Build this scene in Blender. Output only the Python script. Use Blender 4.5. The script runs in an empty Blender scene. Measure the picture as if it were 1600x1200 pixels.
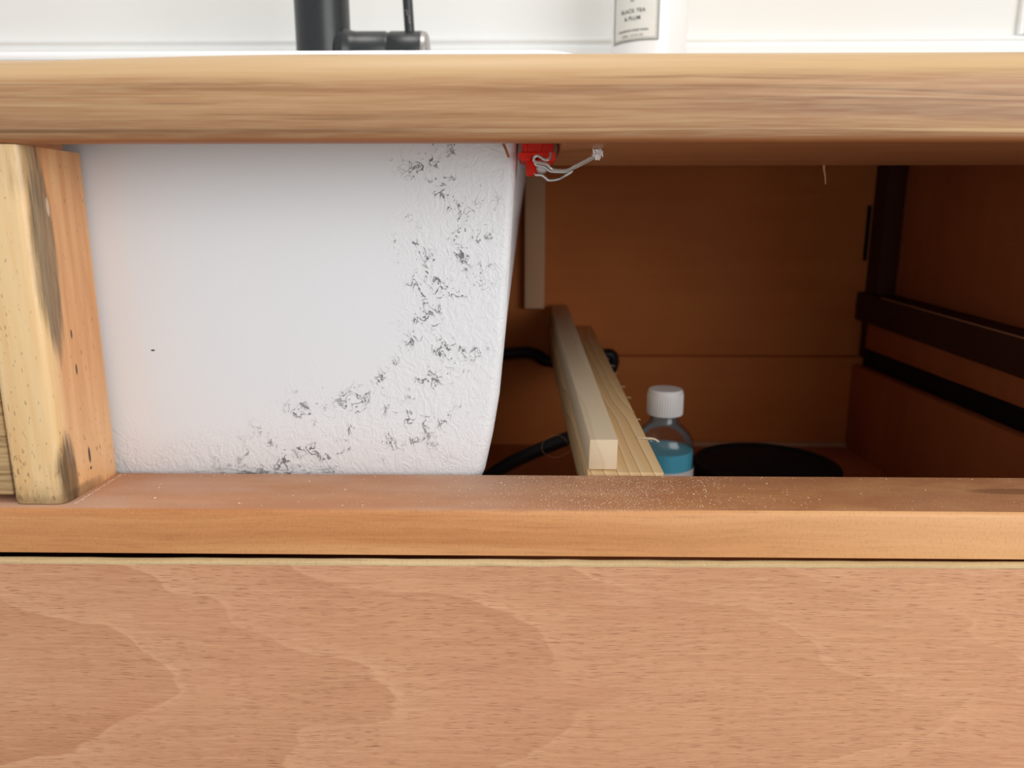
import bpy, bmesh, math, random
from mathutils import Vector, Matrix

sc = bpy.context.scene
E = 0.76                                    # eye height above the room floor; all builders below use z relative to it

# ------------------------------------------------------------------ camera
def set_camera():
    f, pitch, yaw = 1180.0, math.radians(12.19), math.radians(0.95)
    fw = Vector((-math.sin(yaw) * math.cos(pitch), math.cos(yaw) * math.cos(pitch), -math.sin(pitch)))
    rt = Vector((math.cos(yaw), math.sin(yaw), 0))
    up = rt.cross(fw)
    cam = bpy.data.cameras.new('camera')
    cam.sensor_fit = 'HORIZONTAL'; cam.sensor_width = 36.0
    cam.lens = f / 1600.0 * 36.0
    cam.clip_start = 0.01
    cam.dof.use_dof = True
    cam.dof.focus_distance = 0.37
    cam.dof.aperture_fstop = 9.0
    o = bpy.data.objects.new('camera', cam)
    sc.collection.objects.link(o)
    m = Matrix((rt, up, -fw)).transposed().to_4x4()
    m.translation = Vector((0, -0.333, E))
    o.matrix_world = m
    sc.camera = o
set_camera()

# ------------------------------------------------------------------ world, light, exposure
def srgb(r, g, b, a=1.0):
    def l(c):
        c /= 255.0
        return c / 12.92 if c <= 0.04045 else ((c + 0.055) / 1.055) ** 2.4
    return (l(r), l(g), l(b), a)

w = bpy.data.worlds.new('room_daylight'); sc.world = w
w.use_nodes = True
w.node_tree.nodes['Background'].inputs[0].default_value = (0.97, 0.985, 1.0, 1)
w.node_tree.nodes['Background'].inputs[1].default_value = 0.58

def area(name, loc, target, sx, sy, power, col):
    l = bpy.data.lights.new(name, 'AREA'); l.shape = 'RECTANGLE'; l.size = sx; l.size_y = sy
    l.energy = power; l.color = col
    o = bpy.data.objects.new(name, l); sc.collection.objects.link(o)
    o.location = loc
    o.rotation_euler = (Vector(target) - Vector(loc)).to_track_quat('-Z', 'Y').to_euler()
area('window_daylight', (0.95, -1.0, 1.10), (0.06, 0.03, 0.72), 1.1, 1.1, 12.5, (1.0, 0.992, 0.98))
area('overhead_fill', (-0.1, -0.15, 2.35), (-0.1, 0.1, 0.8), 0.6, 0.6, 8, (1.0, 0.97, 0.92))  # unseen overhead fill, brightens the rail top and the worktop round-over

vs = sc.view_settings
sc.display_settings.display_device = 'sRGB'
vs.view_transform = 'Standard'; vs.look = 'None'; vs.gamma = 1.0; vs.use_curve_mapping = False
vs.exposure = 0.10

# ------------------------------------------------------------------ mesh helpers
def new(): return bmesh.new()

def box(bm, x0, x1, y0, y1, z0, z1, bev=0.0, seg=2):
    v = [bm.verts.new(p) for p in ((x0,y0,z0),(x1,y0,z0),(x1,y1,z0),(x0,y1,z0),(x0,y0,z1),(x1,y0,z1),(x1,y1,z1),(x0,y1,z1))]
    fs = [bm.faces.new([v[i] for i in q]) for q in ((0,3,2,1),(4,5,6,7),(0,1,5,4),(1,2,6,5),(2,3,7,6),(3,0,4,7))]
    if bev:
        es = {e for f in fs for e in f.edges}
        bmesh.ops.bevel(bm, geom=list(es), offset=bev, segments=seg, profile=0.5, affect='EDGES')
    return v

def hexa(bm, pts, bev=0.0):
    """box from eight corners: four of the bottom (counter-clockwise), four of the top"""
    v = [bm.verts.new(p) for p in pts]
    fs = [bm.faces.new([v[i] for i in q]) for q in ((0,3,2,1),(4,5,6,7),(0,1,5,4),(1,2,6,5),(2,3,7,6),(3,0,4,7))]
    if bev:
        es = {e for f in fs for e in f.edges}
        bmesh.ops.bevel(bm, geom=list(es), offset=bev, segments=2, profile=0.5, affect='EDGES')

def loft(bm, rings, closed=True, cap0=True, cap1=True):
    vr = [[bm.verts.new(p) for p in r] for r in rings]
    n = len(rings[0])
    for a, b in zip(vr, vr[1:]):
        for i in range(n if closed else n - 1):
            j = (i + 1) % n
            bm.faces.new((a[i], a[j], b[j], b[i]))
    if cap0: bm.faces.new(list(reversed(vr[0])))
    if cap1: bm.faces.new(vr[-1])
    return vr

def lathe(bm, prof, cx, cy, n=48, axis='z', c=0.0, cap0=True, cap1=True):
    rings = []
    for r, h in prof:
        ring = []
        for i in range(n):
            a = 2 * math.pi * i / n
            if axis == 'z': ring.append((cx + r * math.cos(a), cy + r * math.sin(a), h))
            else:           ring.append((h, cx + r * math.cos(a), cy + r * math.sin(a)))   # along x: cx is y, cy is z
        rings.append(ring)
    loft(bm, rings, True, cap0, cap1)

def spline(pts, k=8):
    P = [Vector(p) for p in pts]; P = [P[0] * 2 - P[1]] + P + [P[-1] * 2 - P[-2]]
    out = []
    for i in range(1, len(P) - 2):
        for j in range(k):
            t = j / k
            a, b, c_, d = P[i-1], P[i], P[i+1], P[i+2]
            out.append(0.5 * ((2*b) + (c_-a)*t + (2*a-5*b+4*c_-d)*t*t + (-a+3*b-3*c_+d)*t**3))
    out.append(P[-2]); return out

def tube(bm, pts, r, n=10, k=8, flat=1.0):
    S = spline(pts, k) if k > 1 else [Vector(p) for p in pts]
    rings = []; ref = None
    for i, p in enumerate(S):
        t = (S[min(i+1, len(S)-1)] - S[max(i-1, 0)]).normalized()
        if ref is None:
            ref = t.orthogonal().normalized()
        u = (ref - t * ref.dot(t)).normalized(); ref = u
        v = t.cross(u)
        rr = r(i / (len(S) - 1)) if callable(r) else r
        rings.append([p + u * rr * math.cos(2*math.pi*j/n) + v * rr * flat * math.sin(2*math.pi*j/n) for j in range(n)])
    loft(bm, rings)

def rrect(x0, x1, y0, y1, r, z, n=8):
    out = []
    for cx, cy, a0 in ((x1-r, y0+r, -90), (x1-r, y1-r, 0), (x0+r, y1-r, 90), (x0+r, y0+r, 180)):
        for i in range(n + 1):
            a = math.radians(a0 + 90 * i / n)
            out.append((cx + r * math.cos(a), cy + r * math.sin(a), z))
    return out

def link(o, parent=None):
    sc.collection.objects.link(o)
    if parent: o.parent = parent
    return o

def wpos(o):
    v = Vector(o.location)
    while o.parent:
        o = o.parent; v += Vector(o.location)
    return v

def obj(name, bm, m, parent=None, loc=None, smooth=35):
    """one mesh object; the bmesh is in the frame whose z = 0 is eye level"""
    bmesh.ops.recalc_face_normals(bm, faces=bm.faces[:])
    base = wpos(parent) if parent else Vector((loc[0], loc[1], loc[2] + E)) if loc else Vector((0, 0, 0))
    bmesh.ops.translate(bm, verts=bm.verts[:], vec=Vector((0, 0, E)) - base)
    me = bpy.data.meshes.new(name); bm.to_mesh(me); bm.free()
    for p in me.polygons: p.use_smooth = True
    me.set_sharp_from_angle(angle=math.radians(smooth))
    for x in (m if isinstance(m, (list, tuple)) else [m]): me.materials.append(x)
    o = bpy.data.objects.new(name, me)
    if not parent: o.location = base
    return link(o, parent)

def tag(o, label=None, cat=None, group=None, kind=None):
    if label: o['label'] = label
    if cat: o['category'] = cat
    if group: o['group'] = group
    if kind: o['kind'] = kind
    return o

def thing(name, loc, label, cat, group=None):
    o = bpy.data.objects.new(name, None); o.empty_display_size = 0.02
    o.location = (loc[0], loc[1], loc[2] + E)
    link(o); return tag(o, label, cat, group)

# ------------------------------------------------------------------ material helper
class M:
    def __init__(s, name, rough=0.5, spec=0.5, origin=(0, 0, 0)):
        s.m = bpy.data.materials.new(name); s.m.use_nodes = True
        s.nt = s.m.node_tree; s.b = s.nt.nodes['Principled BSDF']
        s.b.inputs['Roughness'].default_value = rough
        s.b.inputs['Specular IOR Level'].default_value = spec
        tc = s.nt.nodes.new('ShaderNodeTexCoord')
        # texture space of the object, measured from the scene's origin (origin = where the thing stands)
        va = s.nt.nodes.new('ShaderNodeVectorMath'); va.inputs[1].default_value = origin
        s.nt.links.new(tc.outputs['Object'], va.inputs[0]); s.co = va.outputs[0]
    def n(s, t): return s.nt.nodes.new(t)
    def l(s, a, b):
        if isinstance(a, (int, float)): b.default_value = a
        elif isinstance(a, tuple): b.default_value = a
        else: s.nt.links.new(a, b)
    def xyz(s):
        q = s.n('ShaderNodeSeparateXYZ'); s.l(s.co, q.inputs[0]); return q.outputs
    def vec(s, x, y, z):
        q = s.n('ShaderNodeCombineXYZ')
        for i, v in enumerate((x, y, z)): s.l(v, q.inputs[i])
        return q.outputs[0]
    def map(s, scale, loc=(0,0,0), rot=(0,0,0), v=None):
        q = s.n('ShaderNodeMapping'); s.l(v or s.co, q.inputs[0])
        q.inputs['Scale'].default_value = scale; q.inputs['Location'].default_value = loc; q.inputs['Rotation'].default_value = rot
        return q.outputs[0]
    def noise(s, v, scale=1.0, detail=3.0, rough=0.5, dist=0.0):
        q = s.n('ShaderNodeTexNoise'); s.l(v, q.inputs['Vector'])
        q.inputs['Scale'].default_value = scale; q.inputs['Detail'].default_value = detail
        q.inputs['Roughness'].default_value = rough; q.inputs['Distortion'].default_value = dist
        return q.outputs['Fac']
    def math(s, op, a, b=0.0, c=0.0):
        q = s.n('ShaderNodeMath'); q.operation = op
        s.l(a, q.inputs[0]); s.l(b, q.inputs[1]); s.l(c, q.inputs[2]); return q.outputs[0]
    def add(s, a, b): return s.math('ADD', a, b)
    def sub(s, a, b): return s.math('SUBTRACT', a, b)
    def mul(s, a, b): return s.math('MULTIPLY', a, b)
    def step(s, v, lo, hi, to0=0.0, to1=1.0):
        q = s.n('ShaderNodeMapRange'); q.interpolation_type = 'SMOOTHSTEP'
        s.l(v, q.inputs[0]); q.inputs[1].default_value = lo; q.inputs[2].default_value = hi
        q.inputs[3].default_value = to0; q.inputs[4].default_value = to1; return q.outputs[0]
    def ramp(s, fac, stops):
        q = s.n('ShaderNodeValToRGB'); s.l(fac, q.inputs[0]); e = q.color_ramp.elements
        while len(e) < len(stops): e.new(0.5)
        for k, (p, c) in zip(e, stops): k.position = p; k.color = c
        return q.outputs[0]
    def mix(s, fac, a, b, mode='MIX'):
        q = s.n('ShaderNodeMix'); q.data_type = 'RGBA'; q.blend_type = mode
        s.l(fac, q.inputs['Factor']); s.l(a, q.inputs[6]); s.l(b, q.inputs[7]); return q.outputs[2]
    def blob(s, a, b, a0, b0, ra, rb, noise=None, amt=0.6, soft=0.6):
        """soft-edged elliptical patch in two coordinates, its outline broken by noise"""
        da = s.math('POWER', s.mul(s.sub(a, a0), 1/ra), 2); db = s.math('POWER', s.mul(s.sub(b, b0), 1/rb), 2)
        d = s.add(da, db)
        if noise is not None: d = s.add(d, s.mul(s.sub(noise, 0.5), amt * 2))
        return s.step(d, 1.0 + soft, 1.0 - soft)
    def color(s, c): s.l(c, s.b.inputs['Base Color'])
    def bump(s, h, strength=0.3, dist=0.001):
        q = s.n('ShaderNodeBump'); q.inputs['Strength'].default_value = strength; q.inputs['Distance'].default_value = dist
        s.l(h, q.inputs['Height']); s.l(q.outputs[0], s.b.inputs['Normal'])

def plain(name, col, rough=0.5, metal=0.0, spec=0.5, var=0.06, scale=60.0):
    k = M(name, rough, spec)
    n = k.noise(k.map((scale, scale, scale)), 1, 3)
    lo = tuple(c * (1 - var) for c in col[:3]) + (1,); hi = tuple(min(1, c * (1 + var)) for c in col[:3]) + (1,)
    k.color(k.ramp(n, [(0.3, lo), (0.7, hi)])); k.b.inputs['Metallic'].default_value = metal
    return k.m

# ---- worktop: oiled hardwood with long brown streaks
def mat_worktop():
    k = M('worktop_wood', 0.42, 0.4, (0, 0.25, 0.0325 + E))
    warp = k.noise(k.map((3.0, 3.0, 3.0)), 1, 2)
    x, y, z = k.xyz()
    zz = k.add(z, k.mul(k.sub(warp, 0.5), 0.02))
    v = k.vec(k.mul(x, 2.2), k.mul(y, 90), k.mul(zz, 130))
    n1 = k.noise(v, 1, 4, 0.55, 0.25)
    base = k.ramp(n1, [(0.28, srgb(138, 94, 62)), (0.43, srgb(166, 120, 82)), (0.56, srgb(184, 140, 98)), (0.75, srgb(202, 160, 116))])
    n2 = k.noise(k.vec(k.mul(x, 5), k.mul(y, 240), k.mul(zz, 420)), 1, 3, 0.6, 0.3)
    base = k.mix(k.step(n2, 0.55, 0.70, 0, 0.45), base, srgb(112, 74, 46))
    n4 = k.noise(k.vec(k.mul(x, 2.5), k.mul(y, 80), k.mul(zz, 330)), 1, 3, 0.55, 0.5)
    base = k.mix(k.step(n4, 0.60, 0.70, 0, 0.55), base, srgb(120, 84, 52))
    base = k.mix(k.step(n4, 0.40, 0.30, 0, 0.40), base, srgb(216, 178, 134))
    n3 = k.noise(k.vec(k.mul(x, 40), k.mul(y, 600), k.mul(z, 900)), 1, 3)
    base = k.mix(k.step(n3, 0.35, 0.75, 0, 0.16), base, srgb(236, 208, 165))
    # a paler band along the upper edge
    upper_pale = k.step(k.add(z, k.mul(k.sub(n1, 0.5), 0.008)), E + 0.0575, E + 0.0625)
    base = k.mix(k.mul(upper_pale, 0.8), base, srgb(212, 176, 128))
    # dark line left, painted arris highlight right, low on the front; raw redder wood underneath
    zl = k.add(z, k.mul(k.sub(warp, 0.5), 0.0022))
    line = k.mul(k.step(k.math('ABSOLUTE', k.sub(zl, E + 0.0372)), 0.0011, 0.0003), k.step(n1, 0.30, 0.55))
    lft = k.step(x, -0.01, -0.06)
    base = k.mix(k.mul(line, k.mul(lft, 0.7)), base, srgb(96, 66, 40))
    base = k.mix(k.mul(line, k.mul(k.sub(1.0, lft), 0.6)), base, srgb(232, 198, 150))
    base = k.mix(k.step(z, E + 0.0350, E + 0.0335, 0, 0.75), base, k.mix(n2, srgb(148, 84, 46), srgb(196, 122, 72)))
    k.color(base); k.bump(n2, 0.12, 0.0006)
    return k.m

# ---- cabinet frame wood, orange brown; the top face of the rail is dusty
def mat_frame(name, a, b, c_, dust=False, glossy=0.45):
    k = M(name, glossy, 0.4, (0, 0.25, 0))
    x, y, z = k.xyz()
    warp = k.noise(k.map((5, 5, 5)), 1, 2)
    zz = k.add(z, k.mul(k.sub(warp, 0.5), 0.02))
    n1 = k.noise(k.vec(k.mul(x, 4), k.mul(y, 70), k.mul(zz, 110)), 1, 4, 0.55, 0.3)
    base = k.ramp(n1, [(0.28, a), (0.5, b), (0.74, c_)])
    n2 = k.noise(k.vec(k.mul(x, 45), k.mul(y, 500), k.mul(zz, 800)), 1, 3, 0.6)
    base = k.mix(k.step(n2, 0.5, 0.72, 0, 0.30), base, tuple(q * 0.62 for q in a[:3]) + (1,))
    fl = k.noise(k.map((700, 60, 700)), 1, 2)
    base = k.mix(k.step(fl, 0.55, 0.75, 0, 0.16), base, tuple(min(1, q * 1.35) for q in c_[:3]) + (1,))
    base = k.mix(k.step(k.add(x, k.mul(k.sub(warp, 0.5), 0.2)), 0.0, 0.24, 0, 0.42 if dust else 0.0), base, srgb(240, 190, 132))  # rail paler toward the right, partly light falloff put into the wood colour
    tick = k.noise(k.vec(k.mul(x, 900), k.mul(y, 300), k.mul(z, 420)), 1, 2)
    base = k.mix(k.step(tick, 0.52, 0.68, 0, 0.14), base, tuple(q * 0.55 for q in a[:3]) + (1,))
    # small knocks
    kn = k.noise(k.map((120, 120, 260)), 1, 1)
    base = k.mix(k.step(kn, 0.80, 0.83, 0, 0.7), base, srgb(110, 60, 28))
    if dust:
        geo = k.n('ShaderNodeNewGeometry'); sp = k.n('ShaderNodeSeparateXYZ'); k.l(geo.outputs['Normal'], sp.inputs[0])
        upf = k.step(sp.outputs[2], 0.8, 0.97)
        d0 = k.noise(k.map((9, 22, 1)), 1, 3)
        pat = k.noise(k.map((28, 60, 28)), 1, 4, 0.65)
        base = k.mix(k.mul(upf, k.step(pat, 0.3, 0.7, 0.35, 0.85)), base, srgb(180, 114, 72))
        left = k.step(x, 0.05, -0.03)                                   # sanded dull on the left half
        film = k.mul(upf, k.mul(k.step(d0, 0.36, 0.62, 0.35, 1.0), k.add(k.mul(left, 0.6), 0.10)))
        base = k.mix(film, base, srgb(206, 168, 144))
        # sawdust speckle, heavy near the pine batten
        near = k.step(k.math('ABSOLUTE', k.sub(x, 0.055)), 0.11, 0.0)
        sp1 = k.noise(k.map((1500, 1500, 1500)), 1, 2)
        thr = k.add(sp1, k.add(k.mul(near, 0.10), k.mul(k.sub(d0, 0.5), 0.25)))
        base = k.mix(k.mul(upf, k.step(thr, 0.68, 0.74, 0, 0.75)), base, srgb(238, 212, 186))
        # dark water mark to the far right
        ring = k.blob(x, y, 0.245, 0.030, 0.020, 0.004, pat, 0.7)
        base = k.mix(k.mul(upf, k.mul(ring, 0.5)), base, srgb(90, 52, 32))
        r_ = k.math('MULTIPLY', upf, 0.2); k.l(k.add(r_, glossy), k.b.inputs['Roughness'])
    k.color(base); k.bump(n2, 0.1, 0.0005)
    return k.m

# ---- veneer of the lower drawer
def mat_veneer():
    k = M('drawer_veneer', 0.55, 0.35, (0, 0.25, 0))
    x, y, z = k.xyz()
    wl = k.noise(k.map((4, 1, 9)), 1, 3); ws = k.noise(k.map((26, 1, 70)), 1, 4)
    zc = k.sub(z, E - 0.228)
    g = k.add(x, k.mul(k.math('POWER', k.add(k.math('ABSOLUTE', zc), 0.0005), 1.35), 5.6))
    g = k.add(g, k.add(k.mul(k.sub(wl, 0.5), 0.34), k.mul(k.sub(ws, 0.5), 0.030)))
    fr = k.math('FRACT', k.mul(k.add(g, 3.09), 1 / 0.105))
    tone = k.ramp(fr, [(0.0, srgb(212, 158, 120)), (0.30, srgb(203, 147, 109)), (0.75, srgb(192, 134, 97)), (0.97, srgb(184, 126, 90)), (1.0, srgb(212, 158, 120))])
    vis = k.step(k.noise(k.map((9, 1, 14), (4, 0, 1)), 1, 2), 0.38, 0.60)
    ln = k.math('MAXIMUM', k.step(fr, 0.07, 0.0), k.step(fr, 0.975, 1.0))
    rgt = k.step(x, -0.03, 0.06)
    tone = k.mix(k.mul(rgt, 0.55), tone, srgb(203, 147, 109))
    tone = k.mix(k.mul(ln, k.mul(vis, k.sub(0.70, k.mul(rgt, 0.35)))), tone, srgb(228, 176, 136))
    big = k.noise(k.map((4, 1, 11)), 1, 3)
    tone = k.mix(k.step(big, 0.3, 0.7, 0.0, 0.6), tone, srgb(211, 158, 119))
    pink = k.noise(k.map((11, 1, 16), (3, 0, 7)), 1, 2)
    tone = k.mix(k.step(pink, 0.45, 0.75, 0, 0.5), tone, srgb(204, 140, 110))
    st = k.noise(k.vec(k.mul(x, 16), 0.0, k.mul(k.add(z, k.mul(wl, 0.03)), 520)), 1, 3, 0.6)
    tone = k.mix(k.step(st, 0.42, 0.70, 0, 0.34), tone, srgb(160, 104, 68))
    st2 = k.noise(k.vec(k.mul(x, 30), 3.0, k.mul(z, 900)), 1, 2)
    tone = k.mix(k.step(st2, 0.5, 0.75, 0, 0.30), tone, srgb(236, 190, 152))
    po = k.noise(k.vec(k.mul(x, 100), 7.0, k.mul(k.add(z, k.mul(wl, 0.02)), 1900)), 1, 2, 0.6)
    pores = k.step(po, 0.55, 0.66)
    dens = k.step(k.noise(k.map((14, 1, 40), (1, 0, 2)), 1, 2), 0.28, 0.62, 0.36, 0.85)
    tone = k.mix(k.mul(pores, dens), tone, srgb(126, 74, 44))
    fi = k.noise(k.vec(k.mul(x, 60), 11.0, k.mul(z, 2600)), 1, 2, 0.6)
    tone = k.mix(k.step(fi, 0.42, 0.30, 0, 0.30), tone, srgb(140, 84, 52))
    tone = k.mix(k.step(fi, 0.56, 0.72, 0, 0.32), tone, srgb(246, 198, 160))
    tone = k.mix(0.20, tone, srgb(250, 188, 144))
    k.color(tone); k.bump(k.sub(st2, k.mul(pores, 1.0)), 0.12, 0.0004)
    return k.m

# ---- maple-like post with grey stains
def mat_post():
    k = M('post_wood', 0.27, 0.55, (0, 0.25, 0))
    x, y, z0 = k.xyz(); z = k.sub(z0, E)
    n1 = k.noise(k.vec(k.mul(x, 120), k.mul(y, 120), k.mul(z, 9)), 1, 4, 0.55, 0.3)
    base = k.ramp(n1, [(0.3, srgb(236, 188, 128)), (0.5, srgb(245, 206, 150)), (0.75, srgb(251, 220, 172))])
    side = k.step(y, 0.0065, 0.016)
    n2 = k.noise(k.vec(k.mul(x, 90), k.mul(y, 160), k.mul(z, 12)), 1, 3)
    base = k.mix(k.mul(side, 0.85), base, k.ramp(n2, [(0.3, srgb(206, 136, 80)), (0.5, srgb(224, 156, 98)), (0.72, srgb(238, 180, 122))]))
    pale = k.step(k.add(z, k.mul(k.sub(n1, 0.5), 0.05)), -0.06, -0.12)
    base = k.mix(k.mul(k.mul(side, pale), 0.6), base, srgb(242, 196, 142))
    fine = k.noise(k.vec(k.mul(x, 300), k.mul(y, 500), k.mul(z, 40)), 1, 3, 0.65)
    e1 = k.blob(y, z, 0.0130, -0.016, 0.0075, 0.044, fine, 0.6, 0.5)
    e2 = k.blob(y, z, 0.0105, 0.024, 0.0065, 0.022, fine, 0.9, 0.8)
    e3 = k.blob(y, z, 0.010, -0.122, 0.0055, 0.022, fine, 0.7, 0.5)
    e4 = k.blob(y, z, 0.018, -0.131, 0.016, 0.004, fine, 0.9, 0.8)
    gr = k.ramp(fine, [(0.3, srgb(84, 70, 50)), (0.7, srgb(150, 126, 92))])
    base = k.mix(k.mul(e1, 0.82), base, gr); base = k.mix(k.mul(e2, 0.55), base, gr)
    base = k.mix(k.mul(e3, 0.88), base, k.ramp(fine, [(0.35, srgb(58, 46, 34)), (0.75, srgb(138, 108, 78))])); base = k.mix(k.mul(e4, 0.55), base, srgb(66, 50, 36))
    for (b0, z_, rb, rz) in ((0.0246, -0.0534, 0.0007, 0.0024), (0.0252, -0.0708, 0.0007, 0.0028), (0.0272, -0.115, 0.0010, 0.0042), (0.0272, -0.1218, 0.0008, 0.0009)):
        base = k.mix(k.mul(k.blob(y, z, b0, z_, rb, rz, fine, 0.5, 0.4), 0.9), base, srgb(52, 36, 28))
    base = k.mix(k.mul(k.blob(y, z, 0.0185, 0.006, 0.0010, 0.0036, fine, 1.3, 0.6), 0.55), base, srgb(250, 226, 196))
    # specks on the face, toward its left edge and foot
    sp = k.noise(k.vec(k.mul(x, 800), k.mul(y, 800), k.mul(z, 260)), 1, 2)
    lf = k.add(k.step(x, -0.226, -0.238, 0.0, 0.05), k.step(z, -0.08, -0.125, 0.0, 0.05))
    base = k.mix(k.step(k.add(sp, lf), 0.67, 0.74, 0, 0.55), base, srgb(120, 84, 48))
    worn = k.mul(k.step(z, -0.119, -0.131), k.step(fine, 0.35, 0.6))
    base = k.mix(k.mul(worn, k.sub(0.55, k.mul(side, 0.5))), base, srgb(134, 110, 74))
    k.color(base); k.bump(n1, 0.06, 0.0005)
    return k.m

def mat_left_drawer():
    k = M('oak_drawer_front', 0.6, 0.3)
    x, y, z = k.xyz()
    n = k.noise(k.vec(k.mul(x, 30), 0.0, k.mul(z, 700)), 1, 3)
    c = k.ramp(n, [(0.35, srgb(150, 118, 80)), (0.6, srgb(196, 164, 118))]); k.color(c); return k.m

# ---- inside of the cabinet: brown stained panels
def mat_inside(name, a, b, vertical=False):
    k = M(name, 0.6, 0.15)
    n = k.noise(k.map((60, 60, 4) if vertical else (4, 60, 60)), 1, 4, 0.6, 0.4)
    m_ = k.noise(k.map((7, 7, 7)), 1, 3)
    c = k.mix(0.75, k.ramp(n, [(0.3, a), (0.7, b)]), k.ramp(m_, [(0.3, a), (0.7, b)]))
    k.color(c); return k.m

def mat_pine(name, a, b, line, tight):
    k = M(name, 0.6, 0.3)
    x, y, z = k.xyz()
    w_ = k.noise(k.map((14, 4, 14)), 1, 2)
    g = k.add(k.mul(x, 1.0), k.add(k.mul(w_, 0.03), k.mul(z, 0.4)))
    fr = k.math('FRACT', k.mul(g, tight))
    t = k.ramp(fr, [(0.0, a), (0.55, b), (0.86, b), (0.94, line), (1.0, a)])
    f = k.noise(k.map((500, 25, 500)), 1, 3)
    t = k.mix(k.step(f, 0.4, 0.7, 0, 0.25), t, b)
    d = k.noise(k.map((260, 130, 260)), 1, 1)
    t = k.mix(k.step(d, 0.78, 0.81, 0, 0.8), t, srgb(96, 70, 40))
    k.color(t); k.bump(f, 0.1, 0.0004); return k.m

# ---- basin: white glaze, rough unglazed flow marks with dark flecks round the lower right
def mat_basin():
    k = M('sink_white', 0.22, 0.5, (-0.21, 0.24, -0.155 + E))
    x, y, z0 = k.xyz(); z = k.sub(z0, E)
    u = k.mul(k.sub(0.047 - 0.047, k.sub(x, 0.0)), -1.0)              # x itself
    wob = k.noise(k.map((22, 22, 22)), 1, 4, 0.6)
    pu = k.mul(k.math('MAXIMUM', k.add(k.sub(u, -0.228), 0.0), 0.0), 1 / 0.173)
    pv = k.mul(k.math('MAXIMUM', k.sub(0.040, z), 0.0), 1 / 0.157)
    f = k.add(k.math('POWER', pu, 4.0), k.math('POWER', pv, 4.0))
    f = k.add(f, k.mul(k.sub(wob, 0.5), 1.5))
    band = k.mul(k.step(f, 0.72, 1.10), k.step(f, 2.7, 1.75))
    band = k.mul(band, k.step(x, -0.185, -0.125, 0.12, 1.0))
    rough_area = k.step(f, 0.55, 1.35)
    # crinkled flow marks: thin ridges of a warped noise
    r1 = k.math('ABSOLUTE', k.sub(k.noise(k.map((150, 150, 120)), 1, 2, 0.5, 1.2), 0.5))
    r2 = k.math('ABSOLUTE', k.sub(k.noise(k.map((320, 320, 260), (3, 1, 2)), 1, 2, 0.5, 1.0), 0.5))
    gate = k.noise(k.map((55, 55, 50), (5, 2, 9)), 1, 3, 0.6)
    gate2 = k.noise(k.map((130, 130, 110), (1, 7, 4)), 1, 2, 0.6)
    ln1 = k.mul(k.step(r1, 0.035, 0.010), k.step(k.add(gate, k.mul(band, 0.05)), 0.535, 0.59))
    ln2 = k.mul(k.step(r2, 0.05, 0.012), k.step(gate2, 0.56, 0.62))
    flecks = k.mul(band, k.math('MAXIMUM', k.mul(ln1, k.step(gate2, 0.42, 0.55)), k.mul(ln2, k.step(gate, 0.47, 0.56))))
    dots = k.step(k.noise(k.map((620, 620, 520), (2, 5, 3)), 1, 1), 0.70, 0.745)
    flecks = k.math('MAXIMUM', flecks, k.mul(k.mul(band, dots), k.step(gate, 0.46, 0.54)))
    smear = k.mul(k.mul(band, k.step(gate, 0.54, 0.70)), k.step(gate2, 0.40, 0.6))
    low = k.step(z, -0.128, -0.136)
    fl = k.noise(k.map((170, 170, 900), (0, 0, 4)), 1, 2)
    flecks = k.math('MAXIMUM', flecks, k.mul(k.mul(low, k.step(x, -0.20, -0.14)), k.mul(k.step(x, -0.095, -0.11), k.step(fl, 0.55, 0.62))))
    base = k.mix(k.mul(smear, 0.16), srgb(236, 237, 239), srgb(150, 148, 146))
    base = k.mix(k.mul(flecks, 0.82), base, srgb(52, 50, 52))
    for (a, b) in ((-0.1946, -0.0663), (-0.2254, -0.0895)):
        base = k.mix(k.mul(k.blob(x, z, a, b, 0.0011, 0.0005, None, 0, 0.3), 0.9), base, srgb(40, 40, 40))
    k.color(base)
    h = k.add(k.mul(k.step(r1, 0.16, 0.0), 0.6), k.add(k.mul(gate2, 0.7), k.mul(k.step(r2, 0.2, 0.0), 0.3)))
    fine = k.noise(k.map((900, 900, 900)), 1, 2)
    k.bump(k.add(k.mul(h, rough_area), k.mul(fine, 0.06)), 0.30, 0.0010)
    k.l(k.step(f, 0.6, 1.1, 0.34, 0.46), k.b.inputs['Roughness'])
    return k.m

def mat_wall():
    k = M('wall_paint', 0.7, 0.3)
    n = k.noise(k.map((3, 3, 3)), 1, 2)
    k.color(k.ramp(n, [(0.3, srgb(236, 234, 229)), (0.7, srgb(240, 240, 237))]))
    k.bump(k.noise(k.map((300, 300, 300)), 1, 2), 0.04, 0.0005); return k.m

def mat_glass(name, tint, gloss=0.9):
    m = bpy.data.materials.new(name); m.use_nodes = True; nt = m.node_tree; nt.nodes.clear()
    o = nt.nodes.new('ShaderNodeOutputMaterial'); mx = nt.nodes.new('ShaderNodeMixShader')
    t = nt.nodes.new('ShaderNodeBsdfTransparent'); t.inputs[0].default_value = tint
    g = nt.nodes.new('ShaderNodeBsdfGlossy'); g.inputs['Roughness'].default_value = 0.12
    lw = nt.nodes.new('ShaderNodeLayerWeight'); lw.inputs[0].default_value = 0.25
    mr = nt.nodes.new('ShaderNodeMath'); mr.operation = 'MULTIPLY_ADD'; mr.inputs[1].default_value = 0.5 * gloss; mr.inputs[2].default_value = 0.05
    nt.links.new(lw.outputs['Fresnel'], mr.inputs[0]); nt.links.new(mr.outputs[0], mx.inputs[0])
    nt.links.new(t.outputs[0], mx.inputs[1]); nt.links.new(g.outputs[0], mx.inputs[2]); nt.links.new(mx.outputs[0], o.inputs[0])
    return m

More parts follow.
